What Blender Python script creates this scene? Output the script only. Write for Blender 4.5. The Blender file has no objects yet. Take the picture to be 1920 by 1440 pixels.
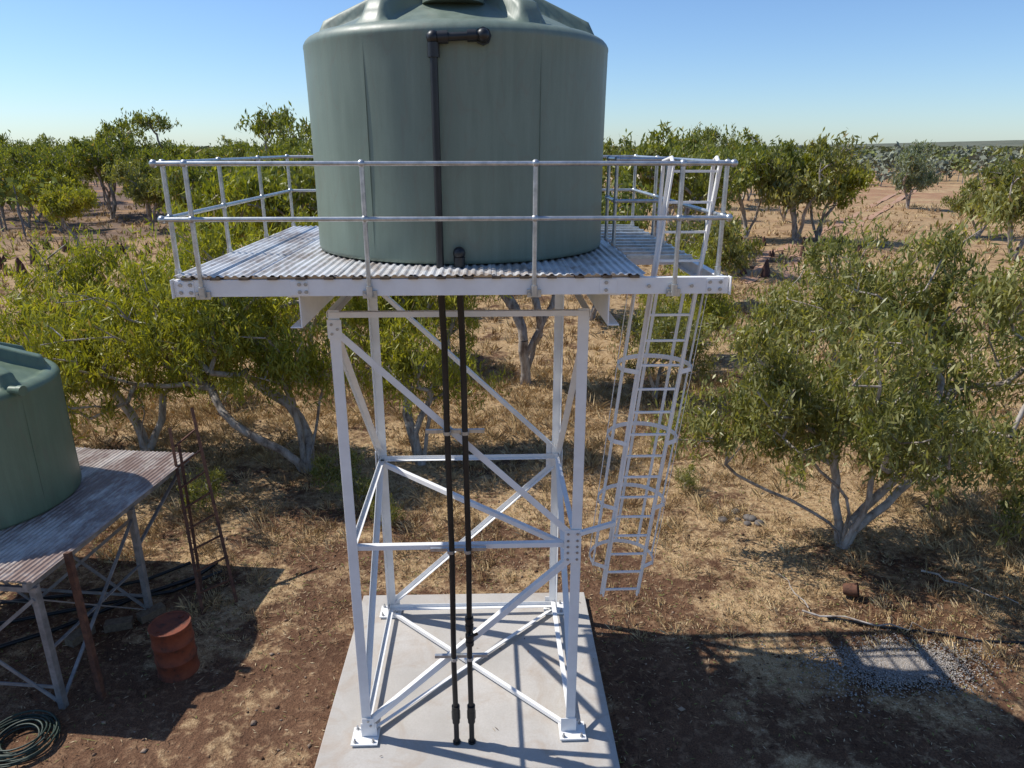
import bpy, math, random
import numpy as np
from mathutils import Vector, Matrix
random.seed(5)
S=bpy.context.scene
rad=math.radians
# ---------------------------------------------------------------- helpers
def link(o):
    S.collection.objects.link(o); return o
def empty(name,loc=(0,0,0),rz=0):
    e=bpy.data.objects.new(name,None); e.location=loc; e.rotation_euler=(0,0,rad(rz)); e.empty_display_size=.2
    return link(e)
class MB:
    def __init__(s): s.v=[];s.f=[];s.m=[];s.sm=[]
    def add(s,vs,fs,mat=0,smooth=False):
        o=len(s.v); s.v+= [tuple(v) for v in vs]; s.f+=[tuple(i+o for i in f) for f in fs]
        s.m+=[mat]*len(fs); s.sm+=[smooth]*len(fs)
    def bar(s,p,q,w,h,up=(0,0,1),mat=0,off=(0,0)):
        p=Vector(p);q=Vector(q);d=(q-p).normalized();u=Vector(up)
        if abs(d.dot(u))>.98: u=Vector((0,1,0))
        x=d.cross(u).normalized(); u=x.cross(d).normalized()
        c=[]
        for b in (p,q):
            for a,e in((-1,-1),(1,-1),(1,1),(-1,1)):
                c.append(b+x*(a*w/2+off[0])+u*(e*h/2+off[1]))
        s.add(c,[(0,1,2,3),(7,6,5,4),(0,4,5,1),(1,5,6,2),(2,6,7,3),(3,7,4,0)],mat)
    def box(s,c,d,mat=0):
        s.bar((c[0]-d[0]/2,c[1],c[2]),(c[0]+d[0]/2,c[1],c[2]),d[1],d[2],mat=mat)
    def angle(s,p,q,w,t,n,side=1,mat=0):
        p=Vector(p);q=Vector(q);d=(q-p).normalized();n=Vector(n).normalized()
        x=d.cross(n).normalized()
        s.bar(p,q,w,t,up=n,mat=mat)
        o=-n*(w/2+t/2)+x*side*(w/2-t/2)
        s.bar(p+o,q+o,t,w,up=n,mat=mat)
    def tube(s,pts,r,n=10,mat=0,cap=True):
        pts=[Vector(p) for p in pts]; rr=r if hasattr(r,'__len__') else [r]*len(pts)
        vs=[];prev=None
        for i,p in enumerate(pts):
            a=pts[max(i-1,0)];b=pts[min(i+1,len(pts)-1)];d=(b-a)
            d=d.normalized() if d.length>1e-9 else Vector((0,0,1))
            if prev is None:
                u=Vector((0,0,1)) if abs(d.z)<.9 else Vector((1,0,0))
                x=d.cross(u).normalized()
            else:
                x=(prev-d*prev.dot(d)).normalized()
            prev=x;y=d.cross(x)
            for k in range(n):
                t=2*math.pi*k/n; vs.append(p+(x*math.cos(t)+y*math.sin(t))*rr[i])
        fs=[]
        for i in range(len(pts)-1):
            for k in range(n):
                a=i*n+k;b=i*n+(k+1)%n;fs.append((a,b,b+n,a+n))
        s.add(vs,fs,mat,True)
        if cap:
            m=len(pts)-1
            s.add(vs[:n],[tuple(range(n-1,-1,-1))],mat); s.add(vs[m*n:],[tuple(range(n))],mat)
    def sphere(s,c,r,mat=0,n=10,sz=1):
        c=Vector(c);pts=[];rs=[]
        for i in range(7):
            t=math.pi*i/6; pts.append(c+Vector((0,0,-math.cos(t)*r*sz)));rs.append(max(math.sin(t)*r,.0005))
        s.tube(pts,rs,n,mat,False)
    def obj(s,name,mats,parent=None,bevel=0):
        me=bpy.data.meshes.new(name); me.from_pydata(s.v,[],s.f)
        for m in mats: me.materials.append(m)
        me.polygons.foreach_set('material_index',s.m); me.polygons.foreach_set('use_smooth',s.sm)
        me.update(); o=bpy.data.objects.new(name,me); link(o)
        if parent: o.parent=parent
        if bevel:
            b=o.modifiers.new('b','BEVEL');b.width=bevel;b.segments=2;b.limit_method='ANGLE';b.angle_limit=rad(50)
        return o
def npmesh(name,V,Fc,n,mats,mi=None,col=None,smooth=None):
    me=bpy.data.meshes.new(name); V=np.asarray(V,dtype=np.float32);Fc=np.asarray(Fc,dtype=np.int32).ravel()
    nf=len(Fc)//n
    me.vertices.add(len(V));me.vertices.foreach_set('co',V.ravel())
    me.loops.add(len(Fc));me.loops.foreach_set('vertex_index',Fc)
    me.polygons.add(nf);me.polygons.foreach_set('loop_start',np.arange(0,nf*n,n,dtype=np.int32))
    try: me.polygons.foreach_set('loop_total',np.full(nf,n,dtype=np.int32))
    except Exception: pass
    for m in mats: me.materials.append(m)
    if mi is not None: me.polygons.foreach_set('material_index',np.asarray(mi,dtype=np.int32))
    if smooth is not None: me.polygons.foreach_set('use_smooth',np.asarray(smooth,dtype=bool))
    if col is not None:
        a=me.color_attributes.new('tint','FLOAT_COLOR','POINT')
        c=np.ones((len(V),4),dtype=np.float32);c[:,:3]=col;a.data.foreach_set('color',c.ravel())
    me.update(calc_edges=True);me.validate()
    return me
# ---------------------------------------------------------------- materials
def mat(name):
    m=bpy.data.materials.new(name);m.use_nodes=True;nt=m.node_tree;b=nt.nodes['Principled BSDF'];return m,nt,b
def N(nt,t,**k):
    n=nt.nodes.new(t)
    for a,v in k.items(): setattr(n,a,v)
    return n
def noise(nt,scale,detail=4,rough=.6,vec=None,dist=0):
    n=N(nt,'ShaderNodeTexNoise');n.inputs['Scale'].default_value=scale;n.inputs['Detail'].default_value=detail
    n.inputs['Roughness'].default_value=rough;n.inputs['Distortion'].default_value=dist
    if vec is not None: nt.links.new(vec,n.inputs['Vector'])
    return n.outputs['Fac']
def ramp(nt,fac,stops):
    r=N(nt,'ShaderNodeValToRGB');e=r.color_ramp.elements
    while len(e)<len(stops): e.new(.5)
    for i,(p,c) in enumerate(stops):
        e[i].position=p; e[i].color=(c,c,c,1) if not hasattr(c,'__len__') else (*c,1)
    nt.links.new(fac,r.inputs['Fac']);return r.outputs['Color']
def mix(nt,f,a,b,mode='MIX'):
    m=N(nt,'ShaderNodeMix',data_type='RGBA',blend_type=mode)
    for s,v in((0,f),(6,a),(7,b)):
        if isinstance(v,(int,float)): m.inputs[s].default_value=v
        elif isinstance(v,tuple): m.inputs[s].default_value=(*v,1)
        else: nt.links.new(v,m.inputs[s])
    return m.outputs[2]
def math_(nt,op,a,b=0,c=0,clamp=False):
    m=N(nt,'ShaderNodeMath',operation=op);m.use_clamp=clamp
    for i,v in enumerate((a,b,c)):
        if isinstance(v,(int,float)): m.inputs[i].default_value=v
        else: nt.links.new(v,m.inputs[i])
    return m.outputs[0]
def objc(nt): return N(nt,'ShaderNodeTexCoord').outputs['Object']
def bump(nt,b,h,s=.3,d=.02):
    n=N(nt,'ShaderNodeBump');n.inputs['Strength'].default_value=s;n.inputs['Distance'].default_value=d
    nt.links.new(h,n.inputs['Height']);nt.links.new(n.outputs[0],b.inputs['Normal'])
def mapping(nt,v,sc):
    m=N(nt,'ShaderNodeMapping');m.inputs['Scale'].default_value=sc;nt.links.new(v,m.inputs['Vector']);return m.outputs[0]
def simple(name,c1,c2,scale=4,rough=.6,metal=0,st=(.35,.7),bs=0,sc=(1,1,1)):
    m,nt,b=mat(name);v=mapping(nt,objc(nt),sc);f=noise(nt,scale,4,.65,v)
    nt.links.new(ramp(nt,f,[(st[0],c1),(st[1],c2)]),b.inputs['Base Color'])
    b.inputs['Roughness'].default_value=rough;b.inputs['Metallic'].default_value=metal
    if bs: bump(nt,b,f,bs,.01)
    return m
M_white=simple('white_paint',(.77,.76,.74),(.87,.865,.845),3,.45)
M_galv=simple('galvanised_steel',(.38,.40,.405),(.60,.615,.62),14,.36,.7)
M_bolt=simple('bolt_steel',(.3,.31,.32),(.5,.5,.5),20,.4,.8)
M_black=simple('black_poly',(.006,.007,.008),(.016,.017,.018),6,.42)
M_timber=simple('timber_block',(.10,.07,.045),(.2,.15,.1),20,.8)
M_rust=simple('rusty_steel',(.06,.026,.016),(.16,.068,.036),9,.85,0,bs=.3)
M_oldg=simple('old_galvanised',(.16,.16,.16),(.32,.31,.30),5,.6,.3)
M_hose=simple('green_hose',(.012,.026,.018),(.02,.042,.028),6,.5)
M_termite=simple('termite_earth',(.065,.030,.022),(.12,.056,.038),3,.95,0,bs=.5)
M_rock=simple('rock',(.07,.06,.055),(.20,.175,.155),3,.9,0,bs=.5)
def tankmat(name,ca,cb):
    m,nt,b=mat(name);o=objc(nt)
    f=noise(nt,1.3,4,.6,o);g=noise(nt,3,4,.7,mapping(nt,o,(2,2,.18)))
    c=ramp(nt,f,[(.3,ca),(.7,cb)]); c=mix(nt,ramp(nt,g,[(.42,0),(.72,.5)]),c,tuple(min(1,x*1.35+.02) for x in cb))
    h=noise(nt,120,2,.5,o); c=mix(nt,ramp(nt,h,[(.45,0),(.75,.25)]),c,tuple(x*.75 for x in ca))
    k=noise(nt,.9,2,.4,mapping(nt,o,(3,3,.8)),1.5); c=mix(nt,ramp(nt,k,[(.48,0),(.5,.25),(.52,0)]),c,(.17,.145,.11))
    nt.links.new(c,b.inputs['Base Color']); b.inputs['Roughness'].default_value=.42
    nt.links.new(ramp(nt,g,[(.3,.40),(.7,.56)]),b.inputs['Roughness']);bump(nt,b,f,.15,.03);return m
M_tank=tankmat('green_poly_tank',(.136,.178,.137),(.163,.208,.163))
M_tank2=tankmat('old_green_poly_tank',(.105,.155,.098),(.135,.185,.12))
def deckmat(name,rustlo,rusthi,base1,base2,rustc):
    m,nt,b=mat(name);o=objc(nt)
    f=noise(nt,1.1,4,.7,mapping(nt,o,(1.6,.7,1)));g=noise(nt,14,4,.75,mapping(nt,o,(1,.35,1)))
    c=ramp(nt,g,[(.3,base1),(.7,base2)])
    r=math_(nt,'MULTIPLY_ADD',g,.45,math_(nt,'MULTIPLY',f,.75))
    c=mix(nt,ramp(nt,r,[(rustlo,0),(rusthi,.8)]),c,rustc)
    nt.links.new(c,b.inputs['Base Color']);b.inputs['Metallic'].default_value=.15;b.inputs['Roughness'].default_value=.45;return m
M_deck=deckmat('corrugated_deck',.55,.70,(.58,.59,.60),(.78,.78,.78),(.27,.20,.15))
M_deck2=deckmat('old_corrugated_deck',.47,.65,(.52,.46,.41),(.68,.62,.56),(.17,.09,.065))
def drummat():
    m,nt,b=mat('orange_drum_paint');o=objc(nt);f=noise(nt,5,6,.7,o)
    nt.links.new(ramp(nt,f,[(.35,(.05,.018,.010)),(.5,(.17,.038,.014)),(.7,(.22,.055,.02))]),b.inputs['Base Color']);b.inputs['Roughness'].default_value=.75;return m
M_drum=drummat()
def concrete():
    m,nt,b=mat('concrete');o=objc(nt);f=noise(nt,.9,5,.6,o);g=noise(nt,40,3,.7,o)
    c=ramp(nt,f,[(.3,(.39,.365,.33)),(.7,(.52,.49,.45))]);c=mix(nt,ramp(nt,g,[(.35,.3),(.6,0)]),c,(.34,.31,.27))
    e=noise(nt,1.6,5,.7,o,1);c=mix(nt,ramp(nt,e,[(.50,0),(.70,.55)]),c,(.36,.28,.21))
    nt.links.new(c,b.inputs['Base Color']);b.inputs['Roughness'].default_value=.85;bump(nt,b,g,.15,.004);return m
M_conc=concrete()
def leafmat(name,trans=.3):
    m=bpy.data.materials.new(name);m.use_nodes=True;nt=m.node_tree;nt.nodes.clear()
    out=N(nt,'ShaderNodeOutputMaterial');a=N(nt,'ShaderNodeAttribute');a.attribute_name='tint'
    p=N(nt,'ShaderNodeBsdfDiffuse');nt.links.new(a.outputs['Color'],p.inputs['Color'])
    if trans<=0:
        nt.links.new(p.outputs[0],out.inputs['Surface']);return m
    g=N(nt,'ShaderNodeBsdfGlossy');g.inputs['Roughness'].default_value=.42;g.inputs['Color'].default_value=(1,1,.9,1)
    gm=N(nt,'ShaderNodeMixShader');gm.inputs[0].default_value=.05
    nt.links.new(p.outputs[0],gm.inputs[1]);nt.links.new(g.outputs[0],gm.inputs[2])
    t=N(nt,'ShaderNodeBsdfTranslucent');x=N(nt,'ShaderNodeMixShader');x.inputs[0].default_value=trans
    tc=mix(nt,1.0,a.outputs['Color'],(1.5,1.45,.4),'MULTIPLY');nt.links.new(tc,t.inputs['Color'])
    nt.links.new(gm.outputs[0],x.inputs[1]);nt.links.new(t.outputs[0],x.inputs[2]);nt.links.new(x.outputs[0],out.inputs['Surface']);return m
M_leaf=leafmat('leaves',.38);M_far=leafmat('far_foliage',.0);M_grass=leafmat('dry_grass_blades',.0);M_litter=leafmat('litter',.0)
def bark():
    m,nt,b=mat('gum_bark');o=objc(nt);f=noise(nt,5,4,.7,mapping(nt,o,(1,1,.35)))
    nt.links.new(ramp(nt,f,[(.35,(.15,.11,.085)),(.48,(.34,.29,.245)),(.7,(.55,.50,.45))]),b.inputs['Base Color']);b.inputs['Roughness'].default_value=.8;bump(nt,b,f,.5,.03);return m
M_bark=bark()
def groundmat():
    m,nt,b=mat('ground_earth');o=objc(nt)
    sep=N(nt,'ShaderNodeSeparateXYZ');nt.links.new(o,sep.inputs[0]);X,Y=sep.outputs[0],sep.outputs[1]
    n1=noise(nt,.13,3,.6,o);n2=noise(nt,.9,3,.65,o);n3=noise(nt,7,3,.7,o);n4=noise(nt,45,2,.75,o);nf=noise(nt,.02,2,.6,o);n5=noise(nt,.35,3,.7,o)
    dirt=ramp(nt,n2,[(.3,(.090,.046,.027)),(.55,(.165,.088,.050)),(.75,(.26,.155,.090))])
    dirt=mix(nt,ramp(nt,n4,[(.4,.65),(.62,0)]),dirt,(.050,.027,.017))
    dirt=mix(nt,ramp(nt,n3,[(.5,0),(.75,.55)]),dirt,(.36,.23,.135))
    straw=ramp(nt,n3,[(.3,(.25,.155,.080)),(.5,(.47,.33,.18)),(.75,(.62,.47,.28))])
    straw=mix(nt,ramp(nt,n4,[(.42,.65),(.6,0)]),straw,(.20,.12,.06))
    dx=math_(nt,'SUBTRACT',X,-1.5);dy=math_(nt,'SUBTRACT',Y,6.0)
    d=math_(nt,'SQRT',math_(nt,'ADD',math_(nt,'MULTIPLY',math_(nt,'MULTIPLY',dx,dx),.5),math_(nt,'MULTIPLY',dy,dy)))
    near=math_(nt,'DIVIDE',math_(nt,'SUBTRACT',d,2.5),6.5,clamp=True)
    k=math_(nt,'ADD',math_(nt,'MULTIPLY',n5,1.5),math_(nt,'ADD',math_(nt,'MULTIPLY',n2,.6),math_(nt,'MULTIPLY',n3,.35)))
    k=math_(nt,'ADD',k,math_(nt,'MULTIPLY',near,.34))
    sm=ramp(nt,math_(nt,'SUBTRACT',k,.73),[(.63,0),(.81,1)])
    c=mix(nt,sm,dirt,straw)
    far=math_(nt,'DIVIDE',math_(nt,'SUBTRACT',d,40),60,clamp=True)
    fr=ramp(nt,nf,[(.35,(.39,.255,.13)),(.5,(.36,.215,.12)),(.65,(.33,.17,.10))])
    fr=mix(nt,ramp(nt,n1,[(.45,0),(.6,.75)]),fr,(.48,.355,.19))
    fr=mix(nt,ramp(nt,n2,[(.48,0),(.62,.55)]),fr,(.19,.115,.065))
    c=mix(nt,math_(nt,'MULTIPLY',far,.85),c,fr)
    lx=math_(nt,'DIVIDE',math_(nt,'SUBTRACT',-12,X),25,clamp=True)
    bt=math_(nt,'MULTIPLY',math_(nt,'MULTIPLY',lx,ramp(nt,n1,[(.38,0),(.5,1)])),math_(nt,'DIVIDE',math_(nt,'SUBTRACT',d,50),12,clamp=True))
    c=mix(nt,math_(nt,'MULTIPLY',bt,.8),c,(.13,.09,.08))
    nt.links.new(c,b.inputs['Base Color']);b.inputs['Roughness'].default_value=.95;b.inputs['Specular IOR Level'].default_value=.15
    bump(nt,b,n3,.9,.08);return m
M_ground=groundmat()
M_track=simple('track_dirt',(.36,.20,.12),(.42,.26,.17),1,.95)
M_gravel=leafmat('gravel_stone',0)
# ---------------------------------------------------------------- terrain
def gz(x,y):
    x=np.asarray(x,float);y=np.asarray(y,float)
    d=np.hypot(x+1,y-8);w=np.clip((d-9)/25,0,1)
    return w*(.18*np.sin(x*.21+1)*np.cos(y*.17)+.10*np.sin(x*.5+y*.37))+np.clip((d-5)/5,0,1)*.03*np.sin(x*1.7+np.cos(y*1.3)*2)
def axis(a,b,lo,hi,step):
    core=np.arange(lo,hi+1e-6,step);l=[];x=lo;s=step
    while x>a: s*=1.13;x-=s;l.append(x)
    r=[];x=hi;s=step
    while x<b: s*=1.13;x+=s;r.append(x)
    return np.array(l[::-1]+list(core)+r)
xs=axis(-6000,6000,-25,25,.35);ys=axis(-800,9000,-3,45,.35)
XX,YY=np.meshgrid(xs,ys);ZZ=gz(XX,YY);V=np.stack([XX,YY,ZZ],-1).reshape(-1,3)
nx=len(xs);ny=len(ys);i=(np.arange(ny-1)[:,None]*nx+np.arange(nx-1)[None]).ravel()
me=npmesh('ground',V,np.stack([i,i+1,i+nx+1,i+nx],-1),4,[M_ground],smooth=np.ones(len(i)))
link(bpy.data.objects.new('ground',me))
def ridge(name,d,seed,c1,c2):
    rg=np.random.default_rng(seed);n=400;t=np.linspace(rad(-60),rad(60),n)
    p=sum(rg.uniform(.3,1)*np.sin(t*k+rg.uniform(0,6)) / k**.7 for k in (9,17,31,63,120,200))
    hh=2+25*np.clip((t-rad(12))/rad(22),0,1)+3*p;hh=np.maximum(hh,-2)
    x=np.sin(t)*d;y=np.cos(t)*d
    V=np.concatenate([np.stack([x*.88,y*.88,x*0-3],-1),np.stack([x,y,hh],-1),np.stack([x*1.1,y*1.1,x*0-3],-1)])
    i=np.arange(n-1);F=np.concatenate([np.stack([i,i+1,i+1+n,i+n],-1),np.stack([i+n,i+n+1,i+2*n+1,i+2*n],-1)])
    m=simple(name+'_scrub',c1,c2,.03,1.0)
    link(bpy.data.objects.new(name,npmesh(name,V,F,4,[m],smooth=np.ones(len(F)))))
ridge('hills',3000,3,(.085,.095,.06),(.15,.15,.10))
def track():
    mb=MB();pts=[(14,40),(20,52),(27,62),(36,76),(50,98),(70,130),(95,170)]
    for off in(-.85,.85):
        vs=[];n=len(pts);P=[]
        for a in range(n-1):
            for t in np.linspace(0,1,8,endpoint=False): P.append((pts[a][0]*(1-t)+pts[a+1][0]*t,pts[a][1]*(1-t)+pts[a+1][1]*t))
        fs=[]
        for k,(x,y) in enumerate(P):
            w=.32+.08*math.sin(k*1.3);wob=.2*math.sin(k*.7)
            for e in(-w,w):
                vs.append((x+off+e+wob,y-(off+e)*.5,float(gz(x+off+e,y))+.04))
            if k: fs.append((2*k-2,2*k-1,2*k+1,2*k))
        mb.add(vs,fs)
    mb.obj('dirt_track',[M_track])
track()
# ---------------------------------------------------------------- trees
def leafquads(C,D,L,W,rg):
    n=len(C);r=rg.normal(size=(n,3));s=np.cross(D,r);s/=np.linalg.norm(s,axis=1,keepdims=True)+1e-9
    L=np.broadcast_to(L,(n,))[:,None];W=np.broadcast_to(W,(n,))[:,None]
    a=C-D*L/2;b=C-D*L*.05+s*W/2;c=C+D*L/2;d=C-D*L*.05-s*W/2
    return np.stack([a,b,c,d],1).reshape(-1,3)
def grow(rg,tips,trunks,base_r):
    nodes=[np.array([0,0,-.15])];par=[-1]
    for t in trunks:
        prev=0;t=np.array(t,float);L=np.linalg.norm(t);k=max(3,int(L/.35));bow=rg.normal(size=3)*.08*L;bow[2]=0;b2=rg.normal(size=3)*.035*L;b2[2]=0
        for j in range(1,k+1):
            f=j/k;p=t*np.array([f**1.2,f**1.2,f**.9])+bow*math.sin(math.pi*f)+b2*math.sin(2*math.pi*f)+rg.normal(size=3)*.022*(L/3)
            nodes.append(p);par.append(prev);prev=len(nodes)-1
    tips=tips[np.argsort(np.linalg.norm(tips*np.array([1,1,.7]),axis=1))]
    tipid=[]
    for p in tips:
        A=np.array(nodes);d=np.linalg.norm(A-p,axis=1)+np.where(A[:,2]>p[2]-.05,1.2,0)*.7+.12*np.linalg.norm(A,axis=1)
        d[0]+=3;j=int(np.argmin(d));q=nodes[j];L=np.linalg.norm(p-q);k=max(1,int(L/.35));prev=j
        bow=rg.normal(size=3)*.11*L;bow[2]=abs(bow[2])*.8
        for s in range(1,k+1):
            f=s/k;x=q+(p-q)*f+bow*math.sin(math.pi*f)+(rg.normal(size=3)*.03*L if s<k else 0)
            nodes.append(x);par.append(prev);prev=len(nodes)-1
        tipid.append(prev)
    n=len(nodes);w=np.zeros(n)
    for t in tipid: w[t]+=1
    for k in range(n-1,0,-1):
        if w[k]==0:w[k]=.5
        w[par[k]]+=w[k]
    r=base_r*(w/w[0])**.48
    A=np.array(nodes);idx=np.arange(1,n);pp=np.array(par)[1:]
    rp=np.minimum(r[pp],r[idx]*1.35)
    return A[pp],A[idx],rp,r[idx]
def segs(P,Q,rp,rq,n=6):
    d=Q-P;L=np.linalg.norm(d,axis=1,keepdims=True)+1e-9;d/=L
    u=np.where(np.abs(d[:,2:3])<.9,np.array([[0,0,1.]]),np.array([[1.,0,0]]))
    x=np.cross(d,u);x/=np.linalg.norm(x,axis=1,keepdims=True);y=np.cross(d,x)
    t=np.arange(n)*2*math.pi/n;rg=x[:,None]*np.cos(t)[None,:,None]+y[:,None]*np.sin(t)[None,:,None]
    a=P[:,None]+rg*rp[:,None,None];b=Q[:,None]+d[:,None]*np.minimum(rq,.05)[:,None,None]*.5+rg*rq[:,None,None]
    V=np.concatenate([a,b],1).reshape(-1,3);o=np.arange(len(P))[:,None]*2*n;k=np.arange(n)[None]
    F=np.stack([o+k,o+(k+1)%n,o+n+(k+1)%n,o+n+k],-1).reshape(-1,4);return V,F
PAL={'y':((.18,.20,.026),(.39,.375,.060)),'g':((.11,.135,.028),(.25,.265,.060)),'o':((.13,.145,.042),(.34,.325,.12)),
     'd':((.10,.12,.028),(.18,.20,.045)),'b':((.17,.20,.14),(.27,.30,.22))}
def tree_mesh(name,seed,H,Rx,Ry,off,cb,nclus,per,leaf,lw,trunks,base_r,clr,pal='y',lobes=9,droop=.8,lrs=(.22,.40),sprd=(.4,.78)):
    rg=np.random.default_rng(seed);hc=(H-cb)/2;cen=np.array([off[0],off[1],cb+hc])
    lb=rg.normal(size=(lobes,3));lb/=np.linalg.norm(lb,axis=1,keepdims=True);lb*=rg.uniform(sprd[0],sprd[1],(lobes,1));lb[:,2]*=.9
    lr=rg.uniform(lrs[0],lrs[1],lobes);tips=[]
    while len(tips)<nclus:
        k=rg.integers(lobes);v=rg.normal(size=3);v/=np.linalg.norm(v);p=lb[k]+v*lr[k]*rg.uniform(.35,1)**.6
        if p[2]<-.95: continue
        tips.append(p)
    tips=np.array(tips);stray=rg.random(len(tips))<.08;tips[stray]*=1.25
    T=cen+tips*np.array([Rx,Ry,hc])
    P,Q,rp,rq=grow(rg,T,trunks,base_r);rq=np.maximum(rq,.006);rp=np.maximum(rp,.006)
    Vw,Fw=segs(P,Q,rp,rq)
    cnt=rg.poisson(per*rg.uniform(.25,1.7,len(T)));ci=np.repeat(np.arange(len(T)),cnt);n=len(ci)
    cr=clr*rg.uniform(.6,1.35,len(T))
    sub=rg.normal(size=(len(T),6,3))*.62;sub[:,:,2]*=.6
    si=rg.integers(0,6,n);C=T[ci]+(sub[ci,si]+rg.normal(size=(n,3))*.21*np.array([1,1,1.5]))*cr[ci][:,None]
    D=rg.normal(size=(n,3))*.75;D[:,2]-=droop*1.5;D/=np.linalg.norm(D,axis=1,keepdims=True)
    Vl=leafquads(C,D,leaf*rg.uniform(.6,1.3,n),lw*rg.uniform(.7,1.3,n),rg)
    Fl=np.arange(n*4).reshape(-1,4)+len(Vw)
    a,b=np.array(PAL[pal][0]),np.array(PAL[pal][1]);mixf=np.clip(rg.normal(.45,.25,n)+(rg.normal(size=len(T))*.28)[ci],0,1.2)[:,None]
    col=a+(b-a)*mixf;br=rg.random(n)<.03;col[br]=np.array([.28,.20,.09])
    cv=np.concatenate([np.ones((len(Vw),3)),np.repeat(col,4,0)])
    return npmesh(name,np.concatenate([Vw,Vl]),np.concatenate([Fw,Fl]),4,[M_bark,M_leaf],
      np.concatenate([np.zeros(len(Fw)),np.ones(n)]),cv,np.concatenate([np.ones(len(Fw)),np.zeros(n)]))
def place(me,x,y,rz=0,s=1,name='gum_tree',sz=None):
    o=bpy.data.objects.new(name,me);o.location=(x,y,float(gz(x,y)));o.rotation_euler=(0,0,rad(rz));o.scale=(s,s,sz or s);return link(o)
tA=tree_mesh('gum_tree',11,6.5,4.4,2.8,(-2.6,.2),1.0,290,150,.20,.036,[(-.4,-.1,2.4),(-1.3,.2,2.4),(.6,.4,2.3),(-2.2,.4,2.0)],.17,.48,'y',20,lrs=(.20,.33),sprd=(.30,.84))
place(tA,-4.95,15.6)
tA2=tree_mesh('gum_tree',23,5.6,3.2,2.4,(-.3,0),.7,155,140,.20,.036,[(-.6,0,1.7),(.7,.3,1.8),(.2,-.6,1.8)],.14,.48,'y',13)
place(tA2,-9.3,16.6)
tB=tree_mesh('gum_tree',31,5.5,2.7,1.8,(.1,.6),1.3,135,130,.20,.036,[(-.3,.2,2.6),(.7,.2,3.0),(.1,.8,2.4)],.15,.48,'y',13)
place(tB,-2.2,15.9)
tC=tree_mesh('gum_tree',43,7.0,3.2,2.4,(.2,.2),2.9,110,120,.22,.045,[(.2,0,3.0),(-.9,.2,3.2),(1.0,.3,3.2)],.23,.6,'g',10)
place(tC,.45,22.3)
tD=tree_mesh('gum_tree',57,6.25,4.25,3.0,(.70,.1),.65,330,150,.165,.037,[(-.8,-.3,1.8),(-.2,.4,2.2),(.7,-.2,1.8),(1.5,.4,1.5),(-2.4,.1,1.7),(.2,-.5,2.2)],.15,.43,'o',26,lrs=(.17,.29),sprd=(.38,.92))
place(tD,6.4,12.1)
tD2=tree_mesh('gum_tree',61,3.6,1.9,1.5,(0,0),.3,80,120,.16,.036,[(-.5,0,1.2),(.5,.2,1.2)],.08,.45,'o',9)
place(tD2,9.9,10.4);place(tD2,8.6,19.5,140,1.25);place(tA2,6.3,24.0,60,.8);place(tD2,4.4,20.5,40,.95)
place(tA2,-7.4,24.5,200,1.0);place(tB,-4.2,25.5,150,1.1)
tS=tree_mesh('shrub',67,1.5,.8,.8,(0,0),.15,26,80,.13,.03,[(.2,0,.5),(-.2,.1,.5)],.03,.3,'o',5)
for x,y,s in((-4.0,14.6,.8),(-6.6,13.6,.7),(3.9,14.5,.45),(-8.6,20,1.1),(9.2,15.5,.9),(-2.6,12.9,.5),(-3.3,13.8,.6),(10.4,12.6,.9)): place(tS,x,y,random.uniform(0,360),s,'shrub')
mids=[]
for k,(p,H,Rr,cb) in enumerate([('y',7,3.6,2.1),('g',7.5,4.0,2.5),('o',6.5,3.6,1.6),('g',8.2,4.2,2.6),('y',6,3.0,2.2),('b',6.5,3.2,1.6)]):
    mids.append(tree_mesh('gum_tree',100+k,H,Rr,Rr*.9,(0,0),cb,80,75,.42,.12,[(-.9,.2,cb+.6),(.8,-.3,cb+.8),(.1,.8,cb+.8)],.2,.70,p,13,lrs=(.18,.34),sprd=(.45,.86)))
L=[(-34,56,4,.8),(-46,85,1,1.05),(-58,120,3,1.6),(-22,70,3,1.38),(-18,66,1,1.15),(22.8,58,2,1.3),(25.5,60,0,1.05),(33.8,48,2,1.22),(9.8,45,1,1.1),
(12.5,52,3,1.05),(-11.5,33,0,.95),(-16,40,1,.95),(-8.0,33,1,.95),(-14,46,1,1.0),(-20,50,2,.95),(-5,40,0,1.05),(-38,74,3,1.05),
(-31,80,1,1.05),(-54,92,2,1.0),(-62,88,3,1.0),(-50,74,3,.95),(15.5,75,3,1.05),(18,90,1,1.05),(5,60,3,1.0),(1,50,1,1.05),(-3,58,2,1.1),
(40,62,2,.8),(48,92,5,1.1),(9,34,2,.75),(27,76,1,.85),(33,104,3,1.0),(-37,96,1,1.1),(-26,100,3,1.1),(-12,80,2,1.1),(-68,110,1,1.1),(54,76,2,1.1),(14,62,0,.95),(3.5,31,1,.8),
(-33,68,2,.9),(-56,80,0,1.0),(-48,98,4,1.1),(-66,100,0,1.1),(-25,84,0,1.1),(-19,58,4,1.0),(-72,92,1,1.05),(-43,108,2,1.1),
(19.5,60,1,1.1),(20,75,0,1.0),(24,95,3,1.1),(10,95,1,1.1),(38,120,3,1.0),(-24,62,1,.9),(-9,62,4,1.1),(-14,60,3,.95),
(-41,70,0,1.0),(-44,77,1,1.05),(-47,68,3,.9),(-52,84,1,1.0),(-58,76,3,.95),(-35,84,0,1.1),(-28,74,3,.95),(-40,90,3,1.1),(-61,98,1,1.1),(-30,92,4,1.2),(-21,78,1,1.0),(-27,66,0,.85),(-65,84,0,1.0)]
rr=random.Random(77)
for k,(x,y,m,s) in enumerate(L): place(mids[m],x+rr.uniform(-1,1)*(y>65),y+rr.uniform(-3,3)*(y>65),rr.uniform(0,360),s*(rr.uniform(.82,1.15) if y>65 and s<1.3 else 1))
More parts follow.
